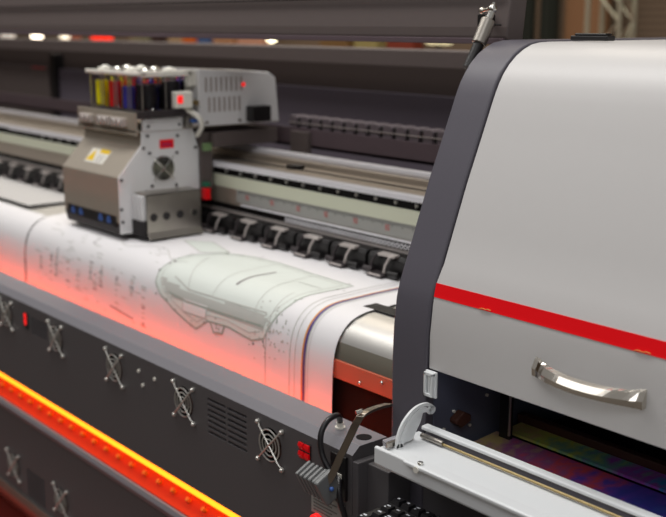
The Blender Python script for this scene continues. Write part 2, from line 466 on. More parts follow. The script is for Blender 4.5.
# ---------- gantry beam, ruler, rails
beam = obj('gantry_beam', MB().prism([(1.456,1.02),(1.456,1.160),(1.462,1.166),(1.60,1.170),(1.60,1.02)], XL, -1.14), M_BEAM, PR, bevel=.001)
obj('green_band', MB().box(XL, -1.14, 1.449, 1.456, 1.107, 1.1370), M_GREEN, beam, bevel=.0012)
rl = MB().box(-2.10, -1.14, 1.452, 1.456, 1.076, 1.1065)
tk = rl; tk.mi = 1
x = -2.09; k = 0
while x < -1.16:
    h = .010 if k % 5 == 0 else .006
    tk.box(x, x+.0012, 1.4514, 1.452, 1.1045-h, 1.1045); x += .006; k += 1
pk = rl; pk.mi = 2
for k in range(11):
    x = -2.06 + k*.098 ; pk.box(x, x+.003, 1.4512, 1.452, 1.086, 1.098); pk.box(x+.006, x+.012, 1.4512, 1.452, 1.0958, 1.098); pk.box(x+.006, x+.012, 1.4512, 1.452, 1.086, 1.0882)
    pk.box(x+.006, x+.0075, 1.4512, 1.452, 1.086, 1.098); pk.box(x+.0105, x+.012, 1.4512, 1.452, 1.086, 1.098)
ruler = obj('ruler', rl, [M_RULER, M_TICK, M_PINK], beam)
obj('rail_gap', MB().box(XL, -1.14, 1.4535, 1.456, 1.1370, 1.1565), M_BLACKM, beam)
for i in range(34):
    x = -1.18 - i*.06
    obj('rail_bolt', MB().cyl((x,1.4535,1.147),(x,1.4500,1.147),.0038,10), M_GUARD, beam, (x,1.4535,1.147), smooth=True)
r1 = obj('linear_rail', MB().prism([(1.445,1.1565),(1.445,1.1650),(1.4475,1.1680),(1.457,1.1685),(1.457,1.1565)], XL, -1.14), M_RAIL, beam, bevel=.0008)
obj('rail_seat', MB().box(XL, -1.14, 1.545, 1.59, 1.168, 1.180), M_BEAM, beam, bevel=.001)
obj('beam_groove', MB().box(XL, -1.14, 1.505, 1.508, 1.166, 1.1695), M_GRATE, beam)
r2 = obj('linear_rail', MB().prism([(1.562,1.180),(1.560,1.186),(1.562,1.1915),(1.564,1.1935),(1.574,1.1945),(1.576,1.180)], XL, -1.14), M_RAIL, beam, bevel=.0008)
# toothed lower edge of the front rail and the round-link strip under the ruler
tb = MB()
x = -1.15
while x > -3.4: tb.sph((x, 1.4455, 1.1570), .0030, n=8); x -= .0082
tag(obj('ball_strip', tb, M_RAIL, r1, smooth=True), None, kind='stuff')
ls = MB().box(-2.08, -1.14, 1.449, 1.456, 1.0685, 1.0735)
tg = obj('trim_strip', ls, M_RAIL, beam, bevel=.0008)
for k in range(62):
    x = -1.15 - k*.0122
    obj('eyelet', MB().tube([(x + .0042*math.cos(2*PI*j/12), 1.446, 1.061 + .0042*math.sin(2*PI*j/12)) for j in range(12)], .0014, 6, closed=True), M_RAIL, tg, (x,1.446,1.061), smooth=True)
obj('shadow_gap', MB().box(XL, -1.14, 1.4555, 1.458, 1.052, 1.0665), M_BLACKM, beam)
obj('lower_ledge', MB().prism([(1.444,1.047),(1.444,1.0515),(1.456,1.053),(1.456,1.047)], XL, -1.14), M_CLAMPL, beam, bevel=.0008)
obj('rail_stop', MB().box(-1.965, -1.930, 1.50, 1.53, 1.168, 1.176), M_BLACK, beam, bevel=.002)

# ---------- pinch rollers in a row
def make_pinch(x):
    o = V((x, 1.41, 1.004))
    body = MB().prism([(1.452,1.006),(1.452,1.046),(1.420,1.046),(1.414,1.038),(1.412,1.006)], x-.052, x+.058)
    a = obj('pinch_roller_unit', body, M_BLACK, PR, o, bevel=.001)
    ft = MB().prism([(1.386,1.0045),(1.384,1.0085),(1.388,1.0115),(1.412,1.0125),(1.412,1.0045)], x-.026, x+.018)
    obj('foot', ft, M_CLAMP, a, o, bevel=.0015)
    obj('foot_cap', MB().box(x-.022, x+.014, 1.3845, 1.389, 1.0080, 1.0118), M_CLAMPL, a, o, bevel=.001)
    for dx, m in ((-.030, M_CLAMP), (.010, M_CLAMPL)):
        ar = MB().bar([(x+dx+.012,1.414,1.049),(x+dx+.008,1.408,1.044),(x+dx+.001,1.403,1.028),(x+dx-.001,1.400,1.012)], .0055, .004, (1,0,0))
        obj('arm', ar, m, a, o, bevel=.0008)
    obj('roller', MB().cyl((x-.050,1.402,1.0130),(x-.024,1.402,1.0130),.007,16), M_CLAMP, a, o, smooth=True)
    obj('roller', MB().cyl((x+.020,1.402,1.0130),(x+.050,1.402,1.0130),.007,16), M_BLACK, a, o, smooth=True)
    obj('top_bracket', MB().prism([(1.408,1.0435),(1.4085,1.0485),(1.424,1.0505),(1.424,1.046)], x-.018, x+.030), M_CLAMPL, a, o, bevel=.001)
    return a
PX = -1.527
pin0 = make_pinch(PX)
for k in range(1, 19): copy_tree(pin0, PR, (-.1194*k, 0, 0))
copy_tree(pin0, PR, (.1194*2, 0, 0)); copy_tree(pin0, PR, (.1194, 0, 0))

# ---------- back wall of the print bay and upper beams
obj('bay_back_panel', MB().box(XL, -1.14, 1.95, 1.97, .60, 1.405), mat('inner_header_shade', rgb(66, 55, 52), .6), PR)  # dark colour stands for the back beam's shade on this upper band
obj('bay_lower_panel', MB().box(XL, -1.14, 1.925, 1.95, .60, 1.318), mat('inner_blue_coat', rgb(112, 104, 116), .5), PR, bevel=.002)  # stands forward so its top edge marks where that shade ends
bd = obj('back_inset_panel', MB().box(-5.3, -4.07, 1.910, 1.925, 1.10, 1.322), M_HOOD, PR, bevel=.002)
obj('inset_post', MB().box(-4.045, -4.005, 1.905, 1.95, 1.05, 1.375), M_BLACK, PR, bevel=.002)
tag(obj('red_edge_strip', MB().box(-4.22, -4.09, 1.9075, 1.910, 1.3165, 1.3200), M_RED, bd), 'thin red strip on the panel edge')
obj('back_beam', MB().prism([(1.86,1.392),(1.86,1.432),(1.866,1.4345),(1.90,1.4345),(1.90,1.392)], XL, -1.14), M_HOOD, PR, bevel=.0012)
obj('chain_tray', MB().box(XL, -1.14, 1.645, 1.72, 1.195, 1.203).box(XL, -1.14, 1.645, 1.648, 1.195, 1.242), M_BACK, PR, bevel=.0008)
obj('chain_tray_bracket', MB().box(-2.12, -2.05, 1.632, 1.645, 1.17, 1.235), M_HOOD, PR, bevel=.001)
hoodp = [(1.352,1.4655),(1.345,1.475),(1.345,1.492),(1.36,1.60),(1.42,1.70),(1.47,1.70),(1.40,1.60),(1.385,1.4700)]
hood = obj('raised_hood', MB().prism(hoodp, -6.2, -1.170), M_HOOD, PR, bevel=.003)
tag(hood, 'raised brown-grey hood across the whole printer')
obj('hood_lip', MB().box(-6.2, -1.175, 1.3405, 1.3475, 1.4645, 1.474), M_BACK, hood, bevel=.001)
obj('hood_seam', MB().box(-6.2, -1.18, 1.3445, 1.349, 1.5420, 1.5445), M_BLACKM, hood)
# gas strut
stt = MB().cyl((-1.16,1.2445,1.4295), (-1.16,1.270,1.470), .0088, 16)
strut = obj('gas_strut', stt, M_BLACK, PR, smooth=True)
tag(obj('strut_sleeve', MB().cyl((-1.16,1.2670,1.466), (-1.16,1.2880,1.503), .0118, 20), M_STEEL, strut, bevel=.0015, smooth=True), 'silver sleeve')
ends = MB().cyl((-1.16,1.2875,1.502),(-1.16,1.296,1.517),.0055,12); ends.sph((-1.16,1.297,1.5200), .0075); ends.cyl((-1.16,1.297,1.52),(-1.16,1.2995,1.530),.003,8)
obj('strut_ball_joint', ends, M_CHROME, strut, smooth=True)
obj('strut_pin', MB().cyl((-1.16,1.297,1.5200),(-1.185,1.302,1.5175),.0035,10).sph((-1.186,1.302,1.5175),.006), M_NICKEL, strut, smooth=True)
obj('hood_stay_bracket', MB().box(-1.20,-1.150,1.306,1.309,1.494,1.497).box(-1.20,-1.196,1.306,1.345,1.494,1.512), M_BLACK, strut, bevel=.001)

# ---------- end frame: the curved side plate
FP = [(1.067,.0),(1.067,1.0),(1.069,1.05),(1.074,1.095),(1.080,1.118),(1.096,1.158),(1.116,1.210),(1.140,1.272),(1.163,1.325),(1.178,1.360),(1.192,1.393),(1.201,1.411),(1.212,1.427),(1.225,1.4415),(1.240,1.4535),(1.256,1.4625),(1.273,1.4690),(1.292,1.4720),(1.312,1.4728),(1.80,1.4728),(1.95,1.43),(1.95,.0)]
fr = obj('end_frame', MB().prism(FP, -1.1365, -1.0635), M_FRAME, PR, smooth=True)
b = fr.modifiers.new('bevel', 'BEVEL'); b.width = .0035; b.segments = 3; b.limit_method = 'ANGLE'; b.angle_limit = math.radians(50)

# ---------- base cabinet of the end module and its dark inside
XR = .12
obj('base_cabinet', MB().box(-1.0635, XR, 1.10, 1.93, .0, .83), M_APRON, PR, bevel=.002)
cab = obj('cabinet_front', MB().prism([(1.067,.60),(1.067,.862),(1.10,.862),(1.10,.60)], -1.0635, XR), M_APRON, PR, bevel=.001)
obj('end_block', MB().box(-1.150, -1.1365, 1.0, 1.067, .60, .845).box(-1.150, -1.09, 1.020, 1.067, .60, .84), M_APRON, PR, bevel=.0015)
obj('inner_back', MB().box(-1.0635, XR, 1.50, 1.52, .83, 1.46), M_BLACKM, PR)
obj('inner_floor', MB().box(-1.0635, XR, 1.10, 1.50, .83, .845), M_BLACKM, PR)
obj('inner_end_wall', MB().box(XR-.02, XR, 1.10, 1.50, .845, 1.45), M_BLACKM, PR)
inn = obj('inner_side_panel', MB().box(-1.0633, -1.061, 1.085, 1.49, .845, 1.10), M_INNERB, PR)
lt = MB().prism([(1.118,.906),(1.118,.912),(1.135,.922),(1.150,.914),(1.150,.904),(1.130,.897)], -1.061, -1.045)
tag(obj('latch', lt, M_BROWNR, inn, bevel=.002), 'dull brown latch')
for y, z in ((1.105,.897),(1.126,.921),(1.162,.890),(1.20,.93)):
    obj('screw', MB().cyl((-1.061,y,z),(-1.058,y,z),.0025,10), M_CAPW, inn, smooth=True)
obj('inner_divider', MB().box(-1.035, -1.014, 1.203, 1.21, .845, 1.02), M_BLACK, PR)
obj('divider_rod', MB().cyl((-1.010,1.198,.878),(-1.010,1.198,1.01),.0024,10), M_STEEL, PR, smooth=True)
FM1 = film_mat('rainbow_film_front', [rgb(170,150,100), rgb(140,80,130), rgb(190,70,80), rgb(90,64,160), rgb(60,60,150), rgb(60,84,160)], 3.1)
FM2 = film_mat('rainbow_film_back', [rgb(190,170,110), rgb(180,190,90), rgb(100,160,150), rgb(160,70,180), rgb(40,140,200), rgb(50,180,140)], 8.4)
def film(name, x0, x1, y0, y1, z0, z1, m):
    return obj(name, MB().hexa([(x0,y0,z0-.004),(x1,y0,z0-.004),(x1,y1,z1-.004),(x0,y1,z1-.004),(x0,y0,z0),(x1,y0,z0),(x1,y1,z1),(x0,y1,z1)]), m, None, ((x0+.0), y0, z0))
f1 = film('printed_film', -1.050, XR-.03, 1.110, 1.2150, .862, .869, FM1)
tag(f1, 'dim film printed in purple and red blotches lying under the white end cover', 'printed film')
f2 = film('printed_film', -1.045, XR-.03, 1.2270, 1.268, .870, .872, FM2)
tag(f2, 'dim green and blue film strip farthest inside under the white end cover', 'printed film')
obj('inner_brown_rail', MB().box(-1.055, XR-.02, 1.270, 1.285, .845, .884), M_BROWNR, PR, bevel=.001)
obj('film_ledge', MB().box(-1.06, XR-.02, 1.105, 1.269, .845, .856), M_BLACK, PR)

# ---------- white end cover (a shell) with stripe and handle
CP = [(1.0715,1.0005),(1.0715,1.05),(1.0762,1.095),(1.0790,1.1115),(1.0830,1.1292)] + [(y+.0022, z-.0015) for y, z in FP[5:12]] + [(y+.001, z-.002) for y, z in FP[12:19]] + [(1.74,1.4708)]
def inset(P, d):
    out = []
    for i, (y, z) in enumerate(P):
        a = V(P[max(i-1,0)]); c = V(P[min(i+1,len(P)-1)]); t = (c-a).normalized(); out.append((y + t.y*d, z - t.x*d))
    return out
cin = inset(CP, .010)
cm = MB()
def shell(mb, A, B, x0, x1):
    mb.prism(A + B[::-1], x0, x1)
cov = MB(); shell(cov, CP, cin, -1.0608, XR)
cover = obj('end_cover', cov, M_WHITE, PR, smooth=True)
tag(cover, 'white curved lift-up cover')
b = cover.modifiers.new('bevel', 'BEVEL'); b.width = .0015; b.segments = 2; b.limit_method = 'ANGLE'; b.angle_limit = math.radians(60)
stripe_p = [(1.0783,1.1090),(1.0790,1.1115),(1.0830,1.1292)]
so = inset(stripe_p, -.0006); sm = MB(); shell(sm, so, inset(stripe_p, .0004), -1.0600, XR)
stripe = obj('red_stripe', sm, M_RED, cover)
tag(stripe, 'bright red stripe')
sc = MB()
for cx, cy_ in ((-.965, .0),(-.955,.0005),(-.712,.0),(-.700,.0006)):
    pts = [(cx-.005, 1.0775-.0006, 1.1100+cy_), (cx, 1.0776-.0006, 1.1118+cy_), (cx+.006, 1.0776-.0006, 1.1108+cy_)]
    sc.tube(pts, .0007, 5)
obj('orange_mark', sc, M_INKO, stripe)  # thin pale orange arcs on the stripe's lower edge
# hinge bracket on top
hb = MB().prism([(1.340,1.4725),(1.340,1.4800),(1.360,1.4800),(1.360,1.4725)], -1.040, -.972); hb.box(-1.034, -.976, 1.342, 1.358, 1.4800, 1.4835)
obj('hinge_block', hb, M_BLACK, cover, bevel=.002)
# handle: bowed bar with faceted section
HX0, HX1 = -.861, -.691
hm = MB(); secs = []
N = 22
for i in range(N+1):
    t = i/N; x = HX0 + (HX1-HX0)*t
    bow = math.sin(PI*t) ** .8
    e = (abs(2*t-1)) ** 3
    hh = .0082 + .0040*e             # half height
    yf = 1.066 - .017*bow - .006*(1-e) if 0 < i < N else 1.063
    yb = 1.0700 - (.0155*bow if .08 < t < .92 else 0)
    zc = 1.0565 - .003*bow
    secs.append([hm.bm.verts.new(p) for p in ((x, yb, zc-hh*.95), (x, yf-.001, zc-hh), (x, yf-.002, zc-hh*.15), (x, yf+.004, zc+hh*.75), (x, yb, zc+hh))])
for A, B in zip(secs, secs[1:]):
    for k in range(5): hm._face([A[k], A[(k+1)%5], B[(k+1)%5], B[k]])
hm._face(secs[0][::-1]); hm._face(secs[-1])
tag(obj('handle', hm, M_NICKEL, cover), 'polished nickel bow handle')
# clip under the cover edge
cl = MB().box(-1.0625, -1.0405, 1.066, 1.070, .960, 1.000)
cl.box(-1.0605, -1.0565, 1.060, 1.067, .962, .998); cl.box(-1.0465, -1.0425, 1.060, 1.067, .966, .998); cl.box(-1.0605, -1.0425, 1.060, 1.067, .962, .967); cl.box(-1.0605,-1.0425,1.060,1.067,.994,.999)
cl.box(-1.0535, -1.0495, 1.062, 1.067, .967, .994)
obj('cover_catch', cl, M_TRAY, PR, bevel=.001)

# ---------- white fold-out tray
tray = MB().prism([(.976,.872),(.974,.876),(.974,.899),(.9765,.901),(.9800,.9005),(.9810,.8965),(1.064,.9015),(1.066,.872)], -1.0720, XR)
tray = obj('white_tray', tray, M_TRAY, PR, bevel=.0012)
lp = MB().prism([(.9655,.8985),(.9655,.9030),(.9685,.9045),(.9860,.9045),(.9860,.9010),(.972,.8985)], -1.003, XR)
obj('tray_front_lip', lp, M_TRAY, tray, bevel=.001)
obj('tray_screw', MB().cyl((-.976,.973,.9045),(-.976,.973,.9085),.0042,14), M_CHROME, tray, bevel=.0006, smooth=True)
obj('tray_screw', MB().cyl((-.976,.9655,.899),(-.976,.9635,.899),.0048,14), M_CAPW, tray, smooth=True)
rb = MB().prism([(1.053,.9115),(1.053,.9155),(1.0545,.9172),(1.066,.918),(1.066,.9115)], -1.0560, XR)
obj('tray_back_rail', rb, M_TRAY, tray, bevel=.001)
obj('tray_slot', MB().box(-1.050, XR, 1.0560, 1.0640, .901, .9115), M_FRAME, tray)
obj('tray_rod', MB().cyl((-1.046,1.0475,.9050),(XR,1.0475,.9050),.0021,12), M_BRASS, tray, smooth=True)
obj('rod_end_block', MB().cyl((-1.049,1.0475,.906),(-1.005,1.0475,.906),.0042,12), M_STEEL, tray, bevel=.0005, smooth=True)
ac = MB().prism([(-1.070,.988),(-1.060,.984),(-1.060,1.032),(-1.070,1.034)], .9005, .9080, axis='Z')
obj('acrylic_block', ac, M_ACRYL, tray, bevel=.001)
obj('tray_side_strip', MB().prism([(-1.0585,.984),(-1.054,.983),(-1.054,1.036),(-1.0585,1.037)], .9, .908, axis='Z'), M_STEEL, tray, bevel=.0006)
# curved slotted hinge arm
def arcpts(o):
    c = V((1.062, .905)); 
    return c
ar = MB(); A1 = []; 
cen = [(1.002,.902),(1.0035,.915),(1.010,.930),(1.020,.941),(1.034,.9495),(1.048,.952),(1.060,.950),(1.068,.944)]
cs = smoothpath([(-1.05, y, z-.0035) for y, z in cen], 4)
for d0, d1 in ((-.0078,-.0012), (.0012,.0062)):
    ring0 = []; 
    for i, p in enumerate(cs):
        t = (cs[min(i+1,len(cs)-1)] - cs[max(i-1,0)]).normalized(); nn = V((0, -t.z, t.y))
        ring0.append((p, nn))
    prev = None
    for p, nn in ring0:
        q = [ar.bm.verts.new(p + nn*d + V((sx,0,0))) for d, sx in ((d0,-.002),(d1,-.002),(d1,.002),(d0,.002))]
        if prev:
            for k in range(4): ar._face([prev[k], prev[(k+1)%4], q[(k+1)%4], q[k]])
        else: ar._face(q[::-1])
        prev = q
    ar._face(prev)
for p in (cs[0], cs[-1]): ar.cyl(p + V((-.002,0,0)), p + V((.002,0,0)), .0064, 16)
obj('hinge_arc', ar, M_TRAY, tray)
# white web of the arc under its curve
wb = MB(); wpts = [(p.y, p.z) for p in [c for c in cs[2:26]]]
web = [(1.004,.9005)] + [(p.y + .004*(1.062-p.y)/.06, p.z - .008) for p in cs[3:22]] + [(1.046,.925),(1.030,.9025)]
wb.prism(web, -1.0530, -1.0510)
obj('hinge_arc_web', wb, M_TRAY, tray)

# ================================================================= MEDIA
def arclen():
    L = [0]
    for a, b in zip(PROF, PROF[1:]): L.append(L[-1] + (V(b)-V(a)).length)
    return L
LP = arclen(); SMAX = LP[-1]
def paper_at(x, s, o=0.0):
    s = max(0, min(SMAX - 1e-6, s))
    def ev(s):
        for i in range(len(PROF)-1):
            if s <= LP[i+1]:
                t = (s-LP[i])/(LP[i+1]-LP[i]); return V(PROF[i]).lerp(V(PROF[i+1]), t)
        return V(PROF[-1])
    h = .012
    p = (ev(max(0,s-h)) + ev(s)*2 + ev(min(SMAX,s+h)))/4
    t = (ev(min(SMAX,s+h)) - ev(max(0,s-h))).normalized(); nrm = V((t.y, -t.x)) 
    if nrm.x > 0: nrm = -nrm
    w = max(0, min(1, (s-.30)/.15))
    wav = .0011*math.sin(x*21+1) * w
    up = V((-abs(t.y), abs(t.x)))
    q = p + up*(o + wav + .0004)
    return V((x, q.x, q.y))
def sheet(mb, x0, x1, nx, ns=66, s0=0.0, th=-.0003):
    g = [[mb.bm.verts.new(paper_at(x0+(x1-x0)*i/nx, s0+(SMAX-s0)*j/ns)) for j in range(ns+1)] for i in range(nx+1)]
    for i in range(nx):
        for j in range(ns): mb._face([g[i][j], g[i+1][j], g[i+1][j+1], g[i][j+1]])
def ribbon(mb, pts, w, m, o=.0005):
    dense = []
    for a, b in zip(pts, pts[1:]):
        n = max(1, int((V(b)-V(a)).length/.008))
        for k in range(n): dense.append(V(a).lerp(V(b), k/n))
    dense.append(V(pts[-1])); prev = None; mb.mi = m
    for i, p in enumerate(dense):
        t = (dense[min(i+1,len(dense)-1)] - dense[max(i-1,0)]).normalized(); n = V((-t.y, t.x))*w/2
        q = [mb.bm.verts.new(paper_at(*(p+n), o)), mb.bm.verts.new(paper_at(*(p-n), o))]
        if prev: mb._face([prev[0], prev[1], q[1], q[0]])
        prev = q
def inside(p, poly):
    c = False; n = len(poly)
    for i in range(n):
        a, b = poly[i], poly[i-1]
        if (a[1] > p[1]) != (b[1] > p[1]) and p[0] < (b[0]-a[0])*(p[1]-a[1])/(b[1]-a[1]) + a[0]: c = not c
    return c
def fill(mb, poly, m, o, cell=.006):
    mb.mi = m
    xs = [p[0] for p in poly]; ss = [p[1] for p in poly]
    nx = int((max(xs)-min(xs))/cell)+1; ns = int((max(ss)-min(ss))/cell)+1
    vs = {}
    def vv(i, j):
        if (i, j) not in vs: vs[i, j] = mb.bm.verts.new(paper_at(min(xs)+i*cell, min(ss)+j*cell, o))
        return vs[i, j]
    for i in range(nx):
        for j in range(ns):
            if inside((min(xs)+(i+.5)*cell, min(ss)+(j+.5)*cell), poly): mb._face([vv(i,j), vv(i+1,j), vv(i+1,j+1), vv(i,j+1)])
P = MB()
sheet(P, -2.604, -1.354, 90)
OUT = [(-1.959,.381),(-1.964,.354),(-1.953,.319),(-1.946,.262),(-1.914,.212),(-1.842,.186),(-1.76,.180),(-1.656,.187),(-1.503,.193),(-1.506,.235),(-1.509,.275),(-1.518,.336),(-1.535,.372),(-1.557,.415),(-1.595,.427),(-1.674,.418),(-1.743,.421),(-1.785,.446),(-1.830,.437),(-1.876,.424),(-1.934,.402),(-1.959,.381)]
fill(P, OUT, 1, .0002)
fill(P, [(-1.95,.365),(-1.83,.378),(-1.70,.374),(-1.564,.370),(-1.56,.398),(-1.70,.402),(-1.83,.404),(-1.91,.396)], 3, .0004)
ribbon(P, OUT, .0035, 2)
INN = [(a*.93 - 1.74*.07, b*.9 + .03) for a, b in OUT]
ribbon(P, INN, .0016, 3, .0006)
fill(P, [(-2.091,.205),(-1.956,.246),(-1.91,.20),(-2.03,.165)], 1, .0002)
ribbon(P, [(-2.091,.205),(-1.956,.246),(-1.91,.20),(-2.03,.165),(-2.091,.205)], .003, 3)
# the white window, the dark bar and the band across the figure
fill(P, [(-1.842,.392),(-1.839,.420),(-1.753,.418),(-1.750,.390)], 8, .0007, .003)
ribbon(P, [(-1.842,.392),(-1.839,.420),(-1.753,.418),(-1.750,.390),(-1.842,.392)], .003, 3, .0009)
ribbon(P, [(-1.700,.330),(-1.699,.292),(-1.693,.235)], .006, 4, .0008)
ribbon(P, [(-1.90,.355),(-1.83,.373),(-1.70,.370),(-1.564,.366)], .003, 3, .0008)
ribbon(P, [(-1.90,.392),(-1.827,.398),(-1.70,.396),(-1.562,.393)], .004, 2, .0008)
ribbon(P, [(-1.90,.26),(-1.83,.375)], .002, 3, .0008); ribbon(P, [(-1.62,.20),(-1.60,.38)], .0016, 3, .0008); ribbon(P, [(-1.75,.19),(-1.745,.37)], .0014, 3, .0008)
ribbon(P, [(-1.735,.421),(-1.721,.440),(-1.693,.436),(-1.685,.417)], .005, 2, .0008)
ribbon(P, [(-1.60,.25),(-1.53,.25)], .002, 3, .0008)
# dots along the outline
for t in range(46):
    i = random.randrange(len(OUT)-1); a, b = V(OUT[i]), V(OUT[i+1]); p = a.lerp(b, random.random()) + V((random.uniform(-.014,.014), random.uniform(-.012,.012)))
    ribbon(P, [p, p + V((random.uniform(.002,.006), .001))], random.uniform(.003,.006), random.choice((3,4,2)), .0009)
for t in range(60):
    p = V((random.gauss(-1.545,.03), random.gauss(.395,.025))); ribbon(P, [p, p + V((.004,.001))], random.uniform(.002,.005), 3, .0009)
# margin lines and the coloured edge stripe
ribbon(P, [(-1.549,.30),(-1.549,.503)], .002, 3)
for xx, ww, mm in ((-1.474,.0022,3),(-1.459,.0016,3),(-1.4375,.0045,6),(-1.4325,.0070,7),(-1.4275,.0030,5),(-1.421,.0012,3)):
    ribbon(P, [(xx,.02),(xx,.503)], ww, mm)
ribbon(P, [(-2.596,.18),(-2.596,.25)], .002, 3)
# rows of tiny captions: short dashes in columns
for x0, s0, s1, dn in ((-2.425,.383,.456,1.0),(-2.455,.40,.46,.5),(-2.248,.387,.433,.9),(-2.196,.388,.437,1.0),(-2.225,.395,.45,.4),(-2.051,.393,.428,.9),(-2.515,.418,.459,.5),(-2.36,.40,.47,.4),(-2.31,.39,.47,.3),(-2.12,.40,.47,.35),(-2.28,.24,.34,.4),(-2.05,.26,.33,.35),(-2.0,.40,.49,.4)):
    s = s0
    while s < s1:
        if random.random() < dn:
            w = random.uniform(.008,.022); ribbon(P, [(x0-w/2,s),(x0+w/2,s+.001)], .0026, random.choice((3,3,4)))
        s += .0058
for i in range(9):
    x = -2.15 + i*.012; ribbon(P, [(x,.472+.001*i),(x+.009,.473+.001*i)], .004, 4)
for i in range(70):
    x = random.uniform(-2.56,-1.98); s = random.uniform(.30,.49); ribbon(P, [(x,s),(x+random.uniform(.006,.03),s)], .0018, 3)
for i in range(10):
    x = -2.21 + i*.03; ribbon(P, [(x,.300+.02*math.sin(i*.9)),(x+.03,.300+.02*math.sin((i+1)*.9))], .0018, 3)
pap = obj('printed_paper', P, [M_PAPER, M_INKG, M_INKD, M_INKL, M_INKM, M_INKL, M_INKO, M_INKP, M_INKW], None, (-1.98,1.3,1.0), smooth=False)
for p in pap.data.polygons: p.use_smooth = True
tag(pap, 'white paper printed with a pale green map figure, draped over the platen beside the carriage', 'paper')
P2 = MB(); sheet(P2, -3.9, -2.611, 50, s0=.30)
p2 = obj('blank_paper', P2, M_PAPER, None, (-3.2,1.3,1.0)); 
for p in p2.data.polygons: p.use_smooth = True
tag(p2, 'blank white paper at the left edge, left of the printed sheet, lit red below', 'paper')

# ================================================================= CARRIAGE
CA = empty('print_carriage', (-2.33, 1.30, 1.010))
tag(CA, 'grey and white print head carriage with ink tanks, standing over the printed paper', 'print carriage')
cx0, cx1 = -2.477, -2.187
body = MB().prism([(1.186,1.040),(1.186,1.148),(1.249,1.216),(1.251,1.248),(1.392,1.248),(1.402,1.20),(1.402,1.040)], cx0, cx1-.003)
body = obj('carriage_body', body, M_CARR, CA, bevel=.002)
obj('base_skirt', MB().prism([(1.192,1.0115),(1.186,1.040),(1.400,1.040),(1.400,1.0115)], cx0+.002, cx1-.003), M_CLAMP, CA, bevel=.001)
side = MB().prism([(1.184,1.016),(1.184,1.149),(1.247,1.219),(1.249,1.251),(1.390,1.251),(1.404,1.20),(1.404,1.10),(1.398,1.016)], cx1-.003, cx1)
side = obj('side_plate', side, M_CARRW, CA, bevel=.0008)
for y, z in ((1.191,1.143),(1.188,1.075),(1.19,1.045),(1.252,1.213),(1.264,1.240),(1.345,1.236),(1.268,1.2),(1.342,1.196),(1.272,1.122),(1.255,1.11),(1.338,1.119),(1.355,1.108),(1.395,1.205)):
    obj('screw', MB().cyl((cx1,y,z),(cx1+.003,y,z),.0035,10), M_CLAMP, side, (cx1,y,z), smooth=True)
# round fan and guard on the side
fy, fz = 1.303, 1.162
fd = MB()
fd.cyl((cx1-.001,fy,fz),(cx1+.0012,fy,fz),.029,28)
sf = obj('carriage_fan', fd, M_GRATE, CA, smooth=True)
fg = MB()
for r in (.009,.0155,.022,.0285):
    fg.tube([(cx1+.004, fy + r*math.cos(2*PI*k/28), fz + r*math.sin(2*PI*k/28)) for k in range(28)], .0010, 6, closed=True)
d = .028
fg.tube([(cx1+.005,fy-d,fz+d),(cx1+.005,fy+d,fz-d)], .0014, 6); fg.tube([(cx1+.005,fy-d,fz-d),(cx1+.005,fy+d,fz+d)], .0014, 6)
tag(obj('finger_guard', fg, M_CHROME, sf, smooth=True), 'chrome ring guard')
rlb = obj('warning_label', MB().box(cx1, cx1+.0012, 1.296, 1.334, 1.2085, 1.229), M_RED, CA)
wl = MB(); wl.box(cx1+.0012, cx1+.0016, 1.302, 1.328, 1.2145, 1.2160); wl.box(cx1+.0012, cx1+.0016, 1.302, 1.328, 1.2195, 1.2210)
obj('label_text', wl, M_INKP, rlb)
# yellow and white caution sticker on the slope
def slope(x, t, o=.001):
    a = V((1.186,1.148)); b = V((1.249,1.216)); p = a.lerp(b, t); n = V((-.733,.679)); p = p + n*o; return (x, p.x, p.y)
def slab(mb, x0, x1, t0, t1, o0, o1, m=0):
    mb.hexa([slope(x0,t0,o0),slope(x1,t0,o0),slope(x1,t1,o0),slope(x0,t1,o0),slope(x0,t0,o1),slope(x1,t0,o1),slope(x1,t1,o1),slope(x0,t1,o1)], m)
ck = MB(); slab(ck, -2.392,-2.300,.28,.72,.0,.0008,0); slab(ck, -2.348,-2.302,.60,.72,.0008,.0013,1)
ck.mi = 1; v = [ck.bm.verts.new(slope(*q)) for q in ((-2.390,.34,.0013),(-2.352,.34,.0013),(-2.371,.70,.0013))]; ck._face(v)
ck.mi = 2
for i in range(3): slab(ck, -2.345,-2.310,.34+i*.08,.36+i*.08,.0008,.0012,2)
tag(obj('caution_sticker', ck, [M_CAPW, M_YEL, M_INKM], CA), 'white sticker with a yellow triangle')
# dark front strip with four blue marks
fs = obj('front_strip', MB().box(-2.458,-2.208,1.1845,1.187,1.031,1.0565), M_BLACK, CA, bevel=.0006)
for x in (-2.426,-2.385,-2.283,-2.243):
    bb = MB().box(x-.010,x+.010,1.1835,1.1847,1.036,1.046); bb.box(x-.006,x+.006,1.1835,1.1847,1.046,1.0525)
    tag(obj('blue_mark', bb, M_BLUE, fs, (x,1.184,1.04), bevel=.0008), 'blue drop mark')
# cap on the side plate top
cp = obj('side_cap', MB().box(cx1-.006, cx1+.009, 1.252, 1.356, 1.2525, 1.281), M_CARRW, CA, bevel=.002)
for y in (1.262,1.346):
    for z in (1.263,): obj('screw', MB().cyl((cx1+.009,y,z),(cx1+.011,y,z),.0035,10), M_CLAMP, cp, smooth=True)
